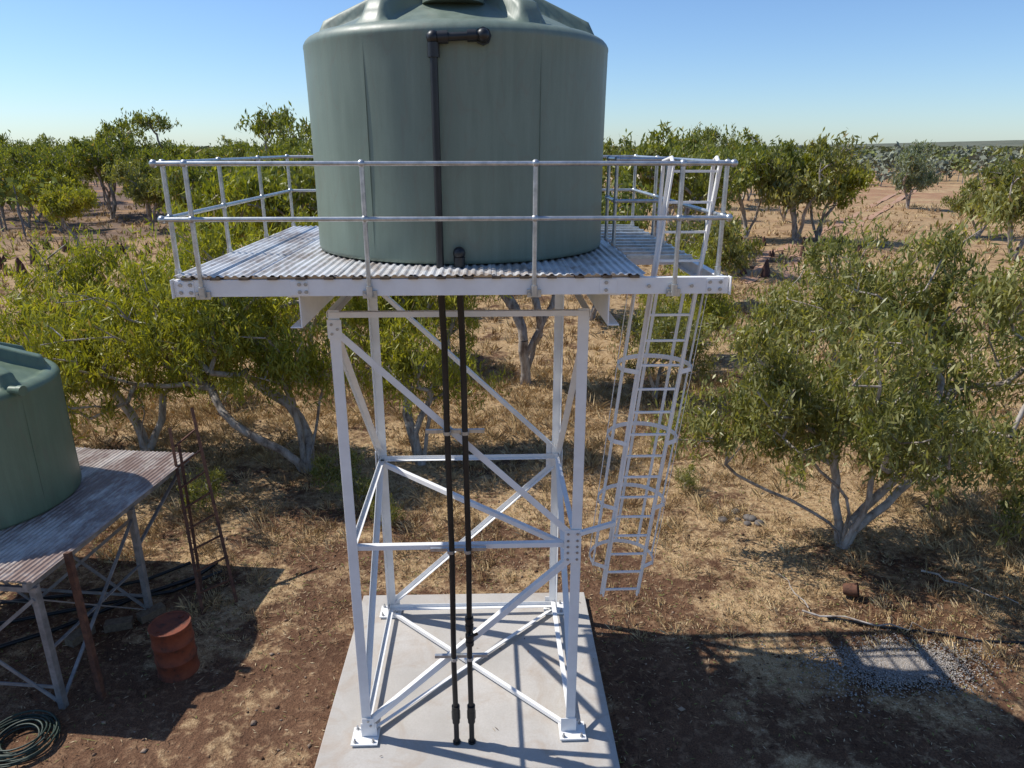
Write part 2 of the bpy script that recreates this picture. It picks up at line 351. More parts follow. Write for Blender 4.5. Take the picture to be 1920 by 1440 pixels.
def distant():
    rg=np.random.default_rng(99);Vs=[];Cs=[];
    def band(n,d0,d1,q,size,hw,cols,open_=True,tr=(-44,44),grey=.6):
        th=rg.uniform(rad(tr[0]),rad(tr[1]),n);d=np.sqrt(rg.uniform(d0*d0,d1*d1,n));x=np.sin(th)*d;y=np.cos(th)*d
        if open_:
            keep=~((th>rad(21))&(th<rad(35))&(d<190))
            keep&=(np.sin(x*.05+1.3)*np.cos(y*.043)+.4*np.sin(x*.13)>-.45)
            keep&=~((d<105)&(th>rad(14)))
        else: keep=(np.sin(x*.02+1.3)*np.cos(y*.017)>-.75)
        x,y,d,th=x[keep],y[keep],d[keep],th[keep];n=len(x)
        H=rg.uniform(4.5,8.0,n)*np.where(rg.random(n)<.05,1.25,1);Rr=rg.uniform(2.2,4.2,n)*hw
        ci=np.repeat(np.arange(n),q);m=len(ci)
        lob=rg.normal(size=(n,5,3));lob/=np.linalg.norm(lob,axis=2,keepdims=True);lob*=rg.uniform(.3,.65,(n,5,1))
        li=rg.integers(0,5,m);v=rg.normal(size=(m,3));v/=np.linalg.norm(v,axis=1,keepdims=True)
        p=lob[ci,li]+v*.42*rg.uniform(.5,1,(m,1))
        C=np.stack([x[ci]+p[:,0]*Rr[ci],y[ci]+p[:,1]*Rr[ci],gz(x[ci],y[ci])+H[ci]*(.58+.44*p[:,2])],-1)
        D=v+rg.normal(size=(m,3))*.8;D=np.cross(D,rg.normal(size=(m,3)));D/=np.linalg.norm(D,axis=1,keepdims=True)
        Vs.append(leafquads(C,D,size*rg.uniform(.6,1.3,m),size*.7*rg.uniform(.6,1.2,m),rg))
        pc=np.array([cols[k] for k in rg.integers(0,len(cols),n)]);
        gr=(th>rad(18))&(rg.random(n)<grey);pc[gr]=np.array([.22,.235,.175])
        col=pc[ci]*rg.uniform(.75,1.25,(m,1));Cs.append(np.repeat(col,4,0))
        b=np.stack([x,y,gz(x,y)-.1],-1);t=b+np.stack([rg.normal(size=n)*.3,rg.normal(size=n)*.3,H*.55],-1)
        for w in(np.array([[.10,0,0]]),np.array([[0,.10,0]])):
            Vs.append(np.stack([b-w,b+w,t+w*.6,t-w*.6],1).reshape(-1,3));Cs.append(np.full((n*4,3),.26))
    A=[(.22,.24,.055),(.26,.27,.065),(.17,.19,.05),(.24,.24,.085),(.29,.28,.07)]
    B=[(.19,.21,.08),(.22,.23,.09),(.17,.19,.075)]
    Cc=[(.17,.185,.10),(.15,.17,.09),(.19,.20,.11)]  # distance haze is painted into the tints: farther bands get greyer crowns
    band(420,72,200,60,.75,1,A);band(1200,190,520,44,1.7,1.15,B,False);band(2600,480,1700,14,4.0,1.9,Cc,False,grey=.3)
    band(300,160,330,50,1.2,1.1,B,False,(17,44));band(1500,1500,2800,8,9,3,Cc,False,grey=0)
    V=np.concatenate(Vs);C=np.concatenate(Cs)
    link(bpy.data.objects.new('distant_trees',npmesh('distant_trees',V,np.arange(len(V)),4,[M_far],col=C)))
distant()
# ---------------------------------------------------------------- ground cover
def vn(x,y,s,seed=0):
    return (np.sin(x*s+seed)+np.sin(y*s*1.13+seed*2+np.sin(x*s*.7))+np.sin((x+y)*s*1.9+seed*3)*.6+np.sin((x-y)*s*3.3)*.4)/3
def free(x,y):
    k=~((x>-2.7)&(x<1.6)&(y<10.9)&(y>3))
    k&=~((x<-5.5)&(y>7)&(y<11.5));k&=(y>9.3)|((x>4.5)&(y>8.6));return k
def grass():
    rg=np.random.default_rng(3);Vs=[];Cs=[]
    def go(n,d0,d1,nb,h0,h1,w,thr=.05):
        th=rg.uniform(rad(-46),rad(46),n);d=d0+(d1-d0)*rg.random(n)**.85;x=np.sin(th)*d;y=np.cos(th)*d
        k=free(x,y)&(vn(x,y,.55,1)+.5*vn(x,y,1.7,4)+rg.normal(size=n)*.3+np.clip((np.hypot(x+1,y-6)-7)/8,-1,.6)>thr);x,y=x[k],y[k];n=len(x)
        hs=rg.uniform(h0,h1,n)*rg.choice([.5,.8,1.5],n)*np.clip((np.hypot(x,y)-5)/10,.4,1);ci=np.repeat(np.arange(n),nb);m=len(ci)
        a=rg.uniform(0,2*math.pi,m);tl=rg.uniform(.15,1.0,m)
        sp=(.04+.5*hs)[ci]
        b=np.stack([x[ci]+np.cos(a)*rg.uniform(0,1,m)*sp,y[ci]+np.sin(a)*rg.uniform(0,1,m)*sp,gz(x[ci],y[ci])-.01],-1)
        a=a+rg.normal(size=m)*.8
        hh=hs[ci]*rg.uniform(.5,1.1,m);t=b+np.stack([np.cos(a)*tl*hh,np.sin(a)*tl*hh,hh*np.sqrt(np.clip(1.1-tl*tl*.8,.1,1))],-1)
        s=np.stack([-np.sin(a),np.cos(a),a*0],-1)*w
        md=(b+t)/2+np.array([0,0,.12])*hh[:,None]
        Vs.append(np.stack([b-s,b+s,t,md-s],1).reshape(-1,3))
        base=np.array([(.56,.41,.22),(.64,.49,.28),(.46,.32,.165),(.50,.37,.19),(.32,.21,.11)])[rg.integers(0,5,n)]
        Cs.append(np.repeat(base[ci]*rg.uniform(.7,1.2,(m,1)),4,0))
    go(12500,9,24,20,.08,.26,.0045,-.05);go(6000,20,48,13,.14,.38,.014,-.05);go(4500,45,110,8,.25,.55,.04)
    V=np.concatenate(Vs);C=np.concatenate(Cs)
    link(bpy.data.objects.new('dry_grass',npmesh('dry_grass',V,np.arange(len(V)),4,[M_grass],col=C)))
grass()
def litter():
    rg=np.random.default_rng(8);n=95000
    x=rg.uniform(-13,15,n);y=5+15*rg.random(n)**1.1
    p=.40+.5*vn(x,y,.9,2)+.9*np.exp(-((x+4.5)**2+(y-14)**2)/12)+.9*np.exp(-((x-7)**2+(y-11)**2)/12)+.3*(y>9)
    k=(rg.random(n)<p)&~((x>-2.5)&(x<1.33)&(y<10.4)&(rg.random(n)<.99));x,y=x[k],y[k];n=len(x)
    on=(x>-2.5)&(x<1.33)&(y<10.4)
    C=np.stack([x,y,np.where(on,.13,gz(x,y)+.012)+rg.random(n)*.012],-1);a=rg.uniform(0,6.28,n);D=np.stack([np.cos(a),np.sin(a),rg.normal(size=n)*.15],-1)
    D/=np.linalg.norm(D,axis=1,keepdims=True);s=np.stack([-np.sin(a),np.cos(a),rg.normal(size=n)*.25],-1)
    L=rg.uniform(.04,.10,n)[:,None];W=rg.uniform(.007,.018,n)[:,None]
    st=rg.random(n)<.03;L[st]*=3;W[st]*=.5
    V=np.stack([C-D*L/2,C+s*W/2,C+D*L/2,C-s*W/2],1).reshape(-1,3)
    pc=np.array([(.36,.26,.16),(.46,.36,.23),(.18,.10,.055),(.08,.045,.028),(.19,.21,.07),(.28,.18,.10),(.055,.033,.022)])
    col=pc[rg.integers(0,7,n)]*rg.uniform(.7,1.2,(n,1))
    link(bpy.data.objects.new('leaf_litter',npmesh('leaf_litter',V,np.arange(n*4),4,[M_litter],col=np.repeat(col,4,0))))
litter()
def octs(name,C,r,rg,cols,mat_):
    n=len(C);base=np.array([(1,0,0),(0,1,0),(-1,0,0),(0,-1,0),(0,0,.8),(0,0,-.8)],float)
    sc=rg.uniform(.6,1.3,(n,6,1))*r[:,None,None]*rg.uniform(.7,1.2,(n,1,3));a=rg.uniform(0,6.28,n)
    v=base[None]*sc;x=v[:,:,0]*np.cos(a)[:,None]-v[:,:,1]*np.sin(a)[:,None];y=v[:,:,0]*np.sin(a)[:,None]+v[:,:,1]*np.cos(a)[:,None]
    V=np.stack([x,y,v[:,:,2]],-1)+C[:,None]
    F=np.array([(0,1,4),(1,2,4),(2,3,4),(3,0,4),(1,0,5),(2,1,5),(3,2,5),(0,3,5)])
    F=(np.arange(n)[:,None,None]*6+F[None]).reshape(-1,3);col=cols[rg.integers(0,len(cols),n)]*rg.uniform(.7,1.25,(n,1))
    return link(bpy.data.objects.new(name,npmesh(name,V.reshape(-1,3),F,3,[mat_],col=np.repeat(col,6,0))))
rg=np.random.default_rng(21);n=6500;x=rg.uniform(-12,13,n);y=5+16*rg.random(n);k=~((x>-2.5)&(x<1.33)&(y<10.4));x,y=x[k],y[k]
r=.008+.04*rg.random(len(x))**5
octs('stones',np.stack([x,y,gz(x,y)+r*.3],-1),r,rg,np.array([(.16,.10,.065),(.24,.15,.10),(.10,.06,.04),(.3,.22,.16)]),M_gravel)
n=14000;a=rg.uniform(0,6.28,n);q=np.abs(rg.normal(size=n))*.42;q=np.minimum(q,1.4);lob=1+.25*np.sin(a*2+1)+.15*np.sin(a*5);x=5.8+np.cos(a)*q*1.45*lob;y=8.75+np.sin(a)*q*.85*lob;r=rg.uniform(.008,.020,n)
octs('gravel_pile',np.stack([x,y,gz(x,y)+.07*np.clip(1-q**2,0,1)+.008],-1),r,rg,np.array([(.28,.26,.24),(.38,.35,.32),(.20,.185,.17),(.32,.27,.22)]),M_gravel)
def mounds():
    mb=MB();rg=random.Random(4)
    pts=[(rg.uniform(16,27),rg.uniform(48,60)) for _ in range(18)]+[(rg.uniform(-38,-26),rg.uniform(40,54)) for _ in range(46)]+[(rg.uniform(14,20),rg.uniform(42,48)) for _ in range(3)]
    for x,y in pts:
        h=rg.uniform(.35,1.15);r=h*rg.uniform(.18,.30);z=float(gz(x,y))
        for _ in range(rg.choice([1,2,3])):
            ox,oy=rg.uniform(-r,r),rg.uniform(-r,r);hh=h*rg.uniform(.6,1)
            mb.tube([(x+ox,y+oy,z-.05),(x+ox+.03,y+oy,z+hh*.35),(x+ox-.03,y+oy,z+hh*.7),(x+ox,y+oy,z+hh)],[r,r*.85,r*.6,r*.2],7)
    mb.obj('termite_mounds',[M_termite])
mounds()
mb=MB();rr=random.Random(9)
for k in range(9):
    x=4.3+rr.uniform(0,.9);y=13.2+rr.uniform(-.25,.3);s=rr.uniform(.05,.14);mb.sphere((x,y,s*.3),s,0,7,.6)
mb.obj('rocks',[M_rock])
mb=MB()
def wig(p,q,n,a,r0,r1,seed=0):
    g=random.Random(seed);P=[Vector(p).lerp(Vector(q),i/n)+Vector((g.uniform(-a,a),g.uniform(-a,a),abs(g.uniform(0,a))*.5)) for i in range(n+1)]
    mb.tube(P,[r0+(r1-r0)*i/n for i in range(n+1)],7)
wig((4.9,9.9,.05),(6.9,9.45,.10),9,.12,.018,.007,1);wig((5.0,10.1,.05),(4.7,10.7,.3),5,.05,.013,.005,3)
wig((7.4,11.1,.06),(8.6,10.1,.10),7,.1,.02,.008,5)
mb.obj('fallen_branch',[M_bark])
mb=MB();P=[(5.2,9.9,.03),(6,9.65,.03),(6.7,9.5,.03),(7.3,9.3,.03),(8.2,9.25,.03)];mb.tube(P,.022,8);mb.obj('poly_pipe',[M_black])
mb=MB();mb.tube([(0,0,0),(0,0,.28)],[.12,.15],20,0,False);mb.tube([(0,0,.01),(0,0,.02)],[.12,.12],20);mb.tube([(0,0,.27),(0,0,.29)],[.155,.155],20,0,False)
b=mb.obj('rusty_bucket',[M_rust]);b.location=(5.75,10.55,.12);b.rotation_euler=(rad(75),0,rad(60));b.scale=(.8,.8,.8)
# ---------------------------------------------------------------- slab
slab=MB();slab.box((0,-.35,-.02),(3.78,4.3,.28));s=slab.obj('concrete_slab',[M_conc],bevel=.012);s.location=(-.6,8.62,0);s.rotation_euler=(0,0,rad(1.5))
ZS=.12
# ---------------------------------------------------------------- tower
def frame(name): return empty(name,(-.6,8.62,0),2)
T=frame('tank_stand')
hx,hy=1.37,1.3;zt=5.78;zm=2.92
mb=MB();bo=MB()
def bolts(c,n,us,r=.016,l=.012):
    n=Vector(n).normalized()
    for u in us:
        p=Vector(c)+Vector(u);bo.tube([p,p+n*l],r,6)
for sx in(-1,1):
    for sy in(-1,1):
        x,y=sx*hx,sy*hy;w=.115;t=.012
        mb.bar((x-sx*w/2,y,ZS+.03),(x-sx*w/2,y,zt),w,t,up=(0,1,0))
        mb.bar((x,y-sy*(w/2+t/2),ZS+.03),(x,y-sy*(w/2+t/2),zt-.003),t,w,up=(0,1,0))
        mb.box((x-sx*.03,y,ZS+.035),(.34,.30,.02));mb.box((x-sx*.03,y,ZS+.012),(.28,.26,.024))
        mb.bar((x-sx*.08,y+sy*.012,ZS+.05),(x-sx*.08,y+sy*.012,ZS+.25),.20,.010,up=(0,1,0))
        for a in(-.12,.11):
            for b_ in(-.11,.11): bo.tube([(x-sx*.03+a,y+b_,ZS+.045),(x-sx*.03+a,y+b_,ZS+.10)],.012,8);bo.tube([(x-sx*.03+a,y+b_,ZS+.045),(x-sx*.03+a,y+b_,ZS+.065)],.022,6)
def A(p,q,n,side=1,w=.075): mb.angle(p,q,w,.008,n,side)
for sy in(-1,1):
    y=sy*hy;o=sy*.014;n=(0,sy,0)
    A((-hx+.06,y+o,zt-.22),(hx-.10,y+o,zm+.14),n);A((hx-.10,y+o,zm-.16),(-hx+.08,y+o,ZS+.24),n)
    A((-hx+.02,y-sy*.02,zm),(hx-.02,y-sy*.02,zm),n,-1,.06);A((-hx+.02,y+o,zt-.05),(hx-.02,y+o,zt-.05),n,-1,.06)
    if sy>0: A((-hx+.02,y-sy*.02,ZS+.15),(hx-.02,y-sy*.02,ZS+.15),n,-1,.065)
    mb.box((hx-.10,y+sy*.024,zm-.0),(.20,.008,.44));mb.box((-hx+.06,y+sy*.024,zt-.2),(.15,.008,.20));mb.box((-hx+.08,y+sy*.024,ZS+.26),(.15,.008,.16))
    bolts((hx-.10,y+sy*.028,zm),(0,sy,0),[(a,0,b_) for a in(-.055,.055) for b_ in(-.17,-.08,.0,.08,.17)])
    bolts((-hx+.06,y+sy*.028,zt-.2),(0,sy,0),[(-.03,0,.05),(.03,0,.0),(-.03,0,-.05)]);bolts((-hx+.08,y+sy*.028,ZS+.26),(0,sy,0),[(0,0,.04),(.03,0,-.03)])
for sx in(-1,1):
    x=sx*hx;o=sx*.014;n=(sx,0,0)
    A((x+o,-hy+.06,zt-.2),(x+o,hy-.08,zm+.12),n);A((x+o,hy-.08,zm-.12),(x+o,-hy+.08,ZS+.24),n)
    A((x-sx*.02,-hy+.02,zm),(x-sx*.02,hy-.02,zm),n,-1,.06);A((x-sx*.02,-hy,ZS+.15),(x-sx*.02,hy,ZS+.15),n,-1,.06)
    A((x+o,-hy,zt-.05),(x+o,hy,zt-.05),n,-1,.07)
    mb.box((x+sx*.024,hy-.1,zm),(.008,.2,.36))
A((-hx+.05,hy-.05,zm-.045),(hx-.08,-hy+.05,zm-.045),(0,0,1),1,.06)
A((-hx+.05,hy-.05,ZS+.09),(hx-.08,-hy+.05,ZS+.09),(0,0,1),1,.05);A((hx-.05,hy-.05,ZS+.075),(-hx+.08,-hy+.05,ZS+.075),(0,0,1),1,.05)
mb.obj('frame',[M_white],T,.002)
mb=MB()
PX,PY=2.55,2.12
for sx in(-1,1):
    x=sx*1.44;z0=5.785;z1=6.09
    mb.bar((x,-PY+.02,(z0+z1)/2),(x,PY-.05,(z0+z1)/2),.012,z1-z0)
    for z in(z0+.006,z1-.006): mb.bar((x+sx*.056,-PY+.02,z),(x+sx*.056,PY-.05,z),.10,.012)
def chan(p,q,h,w,n):
    n=Vector(n);p=Vector(p);q=Vector(q)
    mb.bar(p,q,.012,h)
    for s in(-1,1):
        o=n*(w/2+.006)+Vector((0,0,s*(h/2-.006)));mb.bar(p+o,q+o,w,.012)
zc=6.17
chan((-PX,-PY,zc),(PX,-PY,zc),.155,.06,(0,1,0));chan((-PX,PY,zc),(PX,PY,zc),.155,.06,(0,-1,0))
chan((-PX+.02,-PY+.08,zc-.001),(-PX+.02,PY-.08,zc-.001),.15,.06,(1,0,0));chan((PX-.02,-PY+.08,zc-.001),(PX-.02,PY-.08,zc-.001),.15,.06,(-1,0,0))
for k in range(1,8):
    y=-PY+k*(2*PY)/8
    if y<-1.0: mb.bar((-PX+.1,y,zc+.01),(1.72,y,zc+.01),.06,.13)
    else: mb.bar((-PX+.1,y,zc+.01),(PX-.1,y,zc+.01),.06,.13)
mb.bar((1.75,-PY+.08,zc),(1.75,-1.0,zc),.07,.14)
for sx in(-1,1): mb.bar((sx*(PX+.004),-PY,zc),(sx*(PX+.016),-PY,zc),.09,.17)
for x in(-1.42,1.42,2.42,-2.45): mb.box((x,-PY-.010,zc),(.16,.008,.135))
for x in(-2.49,-2.40,-1.42,-1.36,1.40,1.80,2.0,2.2,2.37,2.47):
    for z in((-.035,.035) if abs(x)<1.5 or abs(x)>2.3 else (0,)): bolts((x,-PY-.014,zc+z),(0,-1,0),[(0,0,0)],.018)
mb.obj('deck_beams',[M_white],T,.003);bo.obj('bolts',[M_bolt],T)
mb=MB()
for k in range(17):
    mb.box((-2.42+k*.255,-PY+.02,zc+.078+.013),(.085,.12,.024))
mb.obj('packer_blocks',[M_timber],T)
def corr(mb,x0,x1,y0,y1,z,pitch=.076,amp=.010,mat=0):
    n=int((x1-x0)/pitch*8);vs=[];fs=[]
    for i in range(n+1):
        x=x0+(x1-x0)*i/n;zz=z+amp*max(-.75,min(.75,math.sin(2*math.pi*(x-x0)/pitch)*1.2))
        vs+=[(x,y0,zz),(x,y1,zz)]
        if i: fs.append((2*i-2,2*i,2*i+1,2*i-1))
    mb.add(vs,fs,mat,False)
mb=MB();k=0;x=-PX+.01
zd=zc+.078+.024+.012
while x<1.72:
    x1=min(x+.76,1.76);corr(mb,x,x1,-PY-.03+random.uniform(-.012,.012),PY+.02 if x1<-.9 else (.40 if x1>1.4 else 1.05),zd+(k%2)*.003);x=x1-.04 if x1<1.76 else 9;k+=1
d=mb.obj('corrugated_deck',[M_deck],T);so=d.modifiers.new('s','SOLIDIFY');so.thickness=.003
mb=MB()
def grate(x0,x1,y0,y1):
    nx_=max(1,round((x1-x0)/.33));ny_=max(1,round((y1-y0)/.30))
    for i in range(nx_+1): xx=x0+(x1-x0)*i/nx_;mb.bar((xx,y0,zd-.03),(xx,y1,zd-.03),.035,.028)
    for i in range(ny_+1): yy=y0+(y1-y0)*i/ny_;mb.bar((x0,yy,zd-.01),(x1,yy,zd-.01),.045,.04)
grate(1.80,PX-.05,-1.0,.40);grate(1.10,PX-.05,.46,1.06);grate(-1.0,PX-.05,1.12,PY-.02)
mb.obj('walkway_grating',[M_galv],T)
mb=MB();rt=7.26;rm=rt-.47;rp=.0215
def rail(a,b,posts,foot=0,ext0=0,ext1=0):
    a=Vector((*a,0));b=Vector((*b,0));d=(b-a).normalized()
    for z in(rt,rm): mb.tube([a-d*ext0+Vector((0,0,z)),b+d*ext1+Vector((0,0,z))],rp,10)
    for t in posts:
        p=a+(b-a)*t;z0=zc-.05 if foot else zd
        mb.tube([p+Vector((0,0,z0)),p+Vector((0,0,rt))],rp,10)
        for z in(rt,rm): mb.sphere(p+Vector((0,0,z)),.036)
        if foot:
            mb.tube([p+Vector((0,0,z0-.03)),p+Vector((0,0,z0+.07))],.032,12);mb.box((p.x,p.y+.02,z0-.01),(.13,.02,.07))
            mb.tube([p+Vector((-.045,-.002,z0-.01)),p+Vector((-.045,-.012,z0-.01))],.016,8)
        else:
            mb.tube([p+Vector((0,0,z0-.05)),p+Vector((0,0,z0+.04))],.03,12)
yf=-PY-.055
x0,x1=-2.55,2.48
rail((x0,yf+.01),(x1,yf+.01),[(v-x0)/(x1-x0) for v in(-2.29,-.78,.73,2.03)],1)
for z in (rt,rm):
    mb.sphere((x0,yf+.01,z),.036);mb.sphere((x1,yf+.01,z),.036)
for sx,xx in((-1,x0),(1,x1)):
    rail((xx,yf+.01),(xx,PY+.05),[.04,.36,.68,.995] if sx<0 else [.04,.68,.995])
rail((x0,PY+.05),(x1,PY+.05),[.25,.75])
rail((1.82,-.05),(x1,-.05),[0,.9])
rail((1.82,-.05),(1.82,.55),[.95])
mb.obj('railing',[M_galv],T)
# caged ladder
LD=frame('caged_ladder');mb=MB()
top=Vector((2.26,-1.78,7.25));bot=Vector((1.95,-.92,1.95));ax=(top-bot).normalized();W=.215
def lp(z): return bot+(top-bot)*((z-bot.z)/(top.z-bot.z))
for s in(-1,1): mb.bar(bot+Vector((s*W,0,0)),top+Vector((s*W,0,0)),.016,.05,up=(0,1,0));mb.bar(bot+Vector((s*(W+.02),.028,0)),top+Vector((s*(W+.02),.028,0)),.04,.006,up=(0,1,0))
z=2.05
while z<7.2:
    p=lp(z);mb.bar(p-Vector((W-.009,0,0)),p+Vector((W-.009,0,0)),.022,.022);z+=.285
for s in(-1,1):
    p=top+Vector((s*W,0,0));mb.tube([p-ax*.02,p+Vector((0,.10,.05)),p+Vector((s*.03,.28,.02)),p+Vector((s*.03,.32,-.35)),p+Vector((s*.03,.32,-.85))],.02,8)
hz=[2.4,3.3,4.2,5.1,6.0]
def hoop(z):
    c=lp(z);P=[c+Vector((-W,0.0,0))]
    for k in range(17):
        t=rad(-20)+rad(220)*k/16;P.append(c+Vector((-math.cos(t)*.40,.25+math.sin(t)*.40,0)))
    P.append(c+Vector((W,0,0)));return P
for z in hz:
    P=hoop(z)
    for a,b in zip(P,P[1:]): mb.bar(a,b,.007,.05)
for k in(1,3,6,9,12,15,17):
    a=hoop(2.37)[k];b=hoop(6.03)[k];dd=(hoop(4)[k]-(lp(4)+Vector((0,.25,0))));dd.z=0
    mb.bar(a,b,.036,.006,up=dd.normalized(),off=(0,.008))
mb.bar((hx-.02,-hy-.03,3.1),(lp(3.1).x-W,lp(3.1).y,3.1),.05,.05)
mb.bar((lp(5.9).x-W,lp(5.9).y,6.05),(lp(5.9).x+W+.2,lp(5.9).y,6.05),.05,.05)
mb.obj('ladder_and_cage',[M_white],LD)
# ---------------------------------------------------------------- tanks
def tank(frm,R,Hw,m,ribs=6,rot=0,lidrot=0,z0=0):
    seg=288;prof=[(R-.05,0),(R-.008,.012),(R,.05)]
    for k in range(1,9): prof.append((R*(1-.006*math.sin(math.pi*k/9)),.05+(Hw-.12)*k/9))
    prof+=[(R,Hw-.07),(R+.004,Hw-.05),(R+.002,Hw-.03),(R-.014,Hw),(R-.04,Hw+.028),(R-.075,Hw+.048)]
    rr=np.linspace(R-.12,.45,24)
    for r in rr: prof.append((r,Hw+.055+.012+(R-.12-r)*math.tan(rad(24))))
    zr=prof[-1][1];prof+=[(.42,zr+.07),(.30,zr+.10),(.0005,zr+.105)]
    vs=[];fs=[]
    for (r,z) in prof:
        for k in range(seg):
            t=2*math.pi*k/seg;zz=z
            if z>Hw+.04 and r>.4:
                a=(t*ribs/(2*math.pi))%1;a=abs(a-.5)*2*math.pi/ribs*r
                e=1/(1+math.exp((a-.13)/.012));u=min(1,max(0,(R-.14-r)/.05));u*=min(1,max(0,(r-.45)/.3))
                zz+=.15*e*u-.03*(1-e)*u
            vs.append((r*math.cos(t),r*math.sin(t),zz))
    n=len(prof)
    for i in range(n-1):
        for k in range(seg):
            a=i*seg+k;b=i*seg+(k+1)%seg;fs.append((a,b,b+seg,a+seg))
    mb=MB();mb.add(vs,fs,0,True)
    for k in range(ribs):
        t=2*math.pi*(k+.5)/ribs;c,s_=math.cos(t),math.sin(t)
        mb.bar(((R-.006)*c,(R-.006)*s_,.04),((R-.006)*c,(R-.006)*s_,Hw-.06),.005,.012,up=(c,s_,0))
    o=mb.obj('shell',[m],frm);o.location=(0,0,z0);o.rotation_euler=(0,0,rad(rot))
    mb=MB()
    mb.tube([(0,-.92,Hw+.28),(0,-.92,Hw+.50)],[.30,.29],36);mb.tube([(0,-.92,Hw+.50),(0,-.92,Hw+.55)],[.33,.31],36)
    o=mb.obj('inlet_lid',[m],frm);o.location=(0,0,z0);o.rotation_euler=(0,0,rad(lidrot))
WT=frame('water_tank');zdk=zd+.012
tank(WT,1.65,2.13,M_tank,6,30,0,zdk)
# ---------------------------------------------------------------- pipes
WP=frame('water_pipe');mb=MB();br=MB()
R=1.65;yp=-R-.07;xp=-.155;ztop=8.31
mb.tube([(xp,yp,zd-.2),(xp,yp,ztop)],.036,14)
mb.tube([(xp,yp,ztop-.16),(xp,yp,ztop-.04)],.055,14);mb.sphere((xp,yp,ztop),.062,0,14);mb.tube([(xp+.04,yp,ztop),(xp+.13,yp,ztop+.005)],.055,14)
mb.tube([(xp,yp,ztop),(xp+.45,yp,ztop+.02)],.036,14);mb.tube([(xp+.30,yp,ztop+.015),(xp+.38,yp,ztop+.018)],.052,14);mb.sphere((xp+.44,yp,ztop+.02),.06,0,14)
mb.tube([(xp+.44,yp,ztop+.02),(xp+.44,yp+.16,ztop+.02)],.05,14);mb.tube([(xp+.44,yp+.03,ztop+.02),(xp+.44,yp+.09,ztop+.02)],.075,8)
xo=.03;mb.tube([(xo,-R+.05,zdk+.13),(xo,-R-.06,zdk+.13)],.05,14);mb.sphere((xo,-R-.08,zdk+.13),.062,0,14);mb.tube([(xo,-R-.08,zdk+.13),(xo,-R-.08,zd-.25)],.036,14);mb.tube([(xo,-R-.08,zdk-.0),(xo,-R-.08,zdk+.09)],.055,14)
yl=-hy-.10
for x0_,xb in((xp,-.16),(xo,.035)):
    mb.tube([(x0_,yp,zd-.1),(x0_,yp+.01,5.95),(x0_*.6+xb*.4,yl-.04,5.45),(xb,yl,4.9),(xb,yl,4.4),(xb+.012,yl,2.9),(xb-.006,yl,1.4),(xb,yl,.45),(xb,yl-.01,ZS)],.034,14)
    mb.tube([(xb,yl,.58),(xb,yl,.70)],.052,14);mb.tube([(xb,yl,.44),(xb,yl,.54)],.048,14);mb.tube([(xb,yl,.50),(xb,yl,.62)],.056,8);mb.tube([(xb,yl-.01,ZS-.01),(xb,yl-.01,ZS+.03)],.05,14)
xb=.035
for z in(1.62,1.72,1.86,1.96): mb.tube([(xb,yl,z),(xb,yl,z+.06)],.052,12)
mb.tube([(xb,yl,1.62),(xb,yl,2.0)],.044,12);mb.tube([(xb,yl,1.8),(xb,yl-.09,1.8)],.03,10);mb.bar((xb-.02,yl-.10,1.80),(xb+.10,yl-.10,1.86),.02,.03)
for z in(4.42,2.93,1.42):
    br.bar((-.40,yl+.055,z),(.25,yl+.055,z),.04,.04)
    for x in(-.16,.035): br.tube([(x,yl,z-.02),(x,yl,z+.02)],.043,14)
mb.obj('pipes',[M_black],WP);br.obj('brackets',[M_galv],WP)
# ---------------------------------------------------------------- old stand on the left
T2=empty('tank_stand',(-8.08,9.98,0),-5.2);mb=MB();ZD=2.14
for sx in(-1,0,1):
    for y in(-1.9,.2):
        x=sx*2.02
        mb.bar((x,y,-.05),(x,y,ZD-.16),.085,.007);mb.bar((x+.04,y+.045,-.05),(x+.04,y+.045,ZD-.16),.007,.085)
for x in(-2.02,0,2.02):
    mb.bar((x,-2.0,ZD-.11),(x,2.0,ZD-.11),.06,.12)
    mb.bar((x+.02,-1.9,.1),(x+.02,.2,ZD-.35),.05,.02);mb.bar((x-.02,-1.9,ZD-.35),(x-.02,.2,.1),.05,.02);mb.bar((x,-1.9,.95),(x,.2,.95),.045,.02)
    mb.bar((x,.2,ZD-.9),(x,1.7,ZD-.2),.05,.03)
for y in(-1.9,.2):
    for a,b_ in((-2.02,0),(0,2.02)):
        mb.bar((a,y-.01,.1),(b_,y-.01,ZD-.35),.02,.05);mb.bar((a,y+.012,ZD-.35),(b_,y+.012,.1),.02,.05);mb.bar((a,y+.03,.35),(b_,y+.03,.35),.02,.045)
    mb.bar((-2.1,y,ZD-.2),(2.1,y,ZD-.2),.05,.07)
for k in range(7): mb.bar((-2.12,-1.96+k*.65,ZD-.035),(2.12,-1.96+k*.65,ZD-.035),.05,.035)
mb.obj('legs_and_bracing',[M_oldg],T2)
mb=MB();x=-2.17;k=0
while x<2.1:
    x1_=min(x+.8,2.17)
    corr(mb,x,x1_,-2.03+random.uniform(-.03,.03),2.03+random.uniform(-.03,.03),ZD+(k%2)*.003);x=x1_-.05 if x1_<2.17 else 9;k+=1
d=mb.obj('corrugated_deck',[M_deck2],T2);so=d.modifiers.new('s','SOLIDIFY');so.thickness=.003
mb=MB()
mb.bar((2.45,-1.65,-.05),(2.2,-1.4,ZD+.05),.075,.075);mb.bar((2.55,.95,-.05),(2.15,1.6,ZD+.35),.05,.05)
mb.obj('rusty_props',[M_rust],T2)
WT2=empty('water_tank',(-8.42,10.0,0),-5)
tank(WT2,1.45,1.92,M_tank2,8,11,11,ZD+.012)
